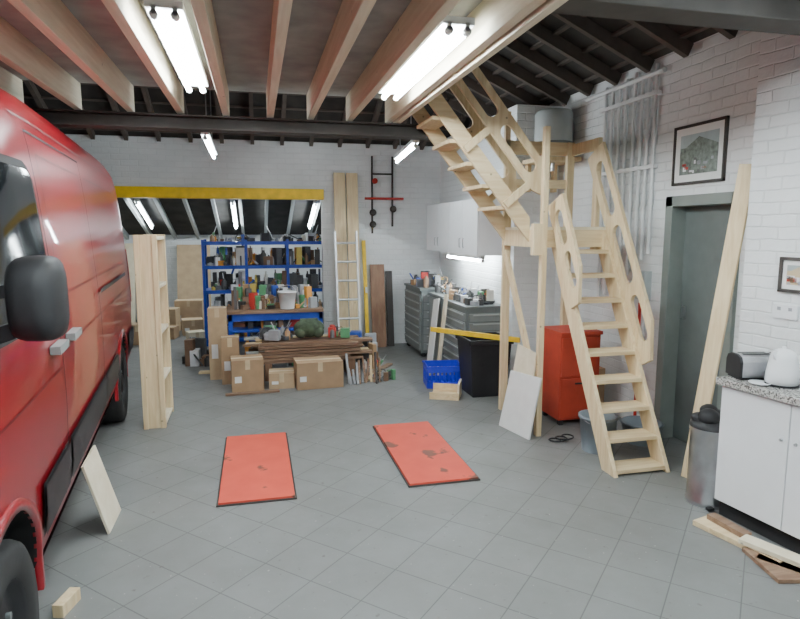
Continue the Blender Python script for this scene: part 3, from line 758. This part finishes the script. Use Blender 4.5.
b=MB('electric_kettle',T)
kx,ky=.15,-.25
b.lathe((kx,ky,z0),(kx,ky,2),[(.078,0),(.08,.02),(.083,.022),(.08,.07),(.068,.15),(.058,.185),(.03,.20),(.012,.203),(.012,.215),(0,.218)],M_white,n=28)
b.extr([(kx-.060,ky-.012,z0+.13),(kx-.060,ky+.012,z0+.13),(kx-.092,ky,z0+.185),(kx-.05,ky,z0+.188)],(0,0,.006),M_white)
b.path([(kx+.055+.05*math.sin(math.pi*i/8),ky,z0+.185-.14*i/8) for i in range(9)],.009,M_white,8)
b.lathe((kx,ky,z0-.0005),(kx,ky,2),[(.085,0),(.085,.012)],M_blk,n=28)
b.done()
b=MB('dish_rack',T)
b.box((.14,-.62,z0),(.38,-.36,z0+.012),M_white)
for k in range(9):
    y=-.605+k*.028; b.cyl((.15,y,z0+.01),(.15,y,z0+.11),.003,M_steel,n=6); b.cyl((.37,y,z0+.01),(.37,y,z0+.11),.003,M_steel,n=6)
for z_ in (z0+.05,z0+.11):
    for x_ in (.15,.37): b.cyl((x_,-.61,z_),(x_,-.37,z_),.004,M_steel,n=6)
    for y_ in (-.61,-.37): b.cyl((.15,y_,z_),(.37,y_,z_),.004,M_steel,n=6)
for k in range(4):
    y=-.58+k*.05; b.lathe((.26,y,z0+.12),(.26,y+.1,z0+.135),[(0,.0),(.06,.002),(.10,.012),(.103,.014),(.06,.006),(0,.004)],M_white,n=28,caps=False)
b.done()
b=MB('serving_plate',T); b.lathe((.045,-.20,z0),(.045,-.20,2),[(0,0),(.03,0),(.055,.010),(.057,.014),(.03,.006),(0,.006)],M_white,n=28,caps=False); b.done()
b=MB('steel_pedal_bin'); b.lathe((2.72,3.05,0),(2.72,3.05,1),[(.118,0),(.122,.01),(.122,.03),(.118,.035),(.118,.46),(.124,.47),(.124,.49)],M_steel,n=32)
b.lathe((2.72,3.05,.49),(2.72,3.05,1),[(.124,0),(.118,.03),(.08,.05),(0,.055)],M_blk,n=32)
for c,r_,s3 in (((2.68,3.03,.56),.065,(1,1,.8)),((2.76,3.06,.55),.06,(1.1,1,.7)),((2.72,3.08,.58),.055,(1,1,.8)),((2.66,3.08,.54),.05,(1,1.2,.7))): b.sph(c,r_,M_blk,s3)
b.box((2.62,2.91,.01),(2.66,2.94,.025),M_blk)
b.done()
b=MB('leaning_pine_plank'); b.beam((2.86,3.38,.0),(3.10,3.32,2.12),.10,.028,M_pine,(.5,-1,0)); b.done(.002)
b=MB('floor_timber_offcuts')
b.obox((2.54,2.58,.015),(.12,.5,.03),(0,0,14),M_pineX); b.obox((2.58,2.38,.045),(.09,.35,.025),(0,0,22),M_paleply); b.obox((2.54,2.33,.012),(.2,.3,.022),(0,0,-12),M_brown); b.obox((2.55,2.68,.045),(.06,.25,.03),(0,0,5),M_brown)
b.obox((2.62,2.2,.012),(.08,.5,.022),(0,0,30),M_pineX)
b.done(.002)

# ------------------------------------------------------------------ world + camera
w=bpy.data.worlds.new('World'); scene.world=w; w.use_nodes=True
w.node_tree.nodes['Background'].inputs[0].default_value=(.6,.7,.8,1); w.node_tree.nodes['Background'].inputs[1].default_value=.15
cd=bpy.data.cameras.new('camera'); cam=bpy.data.objects.new('camera',cd); scene.collection.objects.link(cam)
cam.location=(0,0,1.7); cam.rotation_euler=(R(90-7.55),0,R(-13.47)); cd.lens=27; cd.sensor_width=36; cd.clip_start=.05
scene.camera=cam
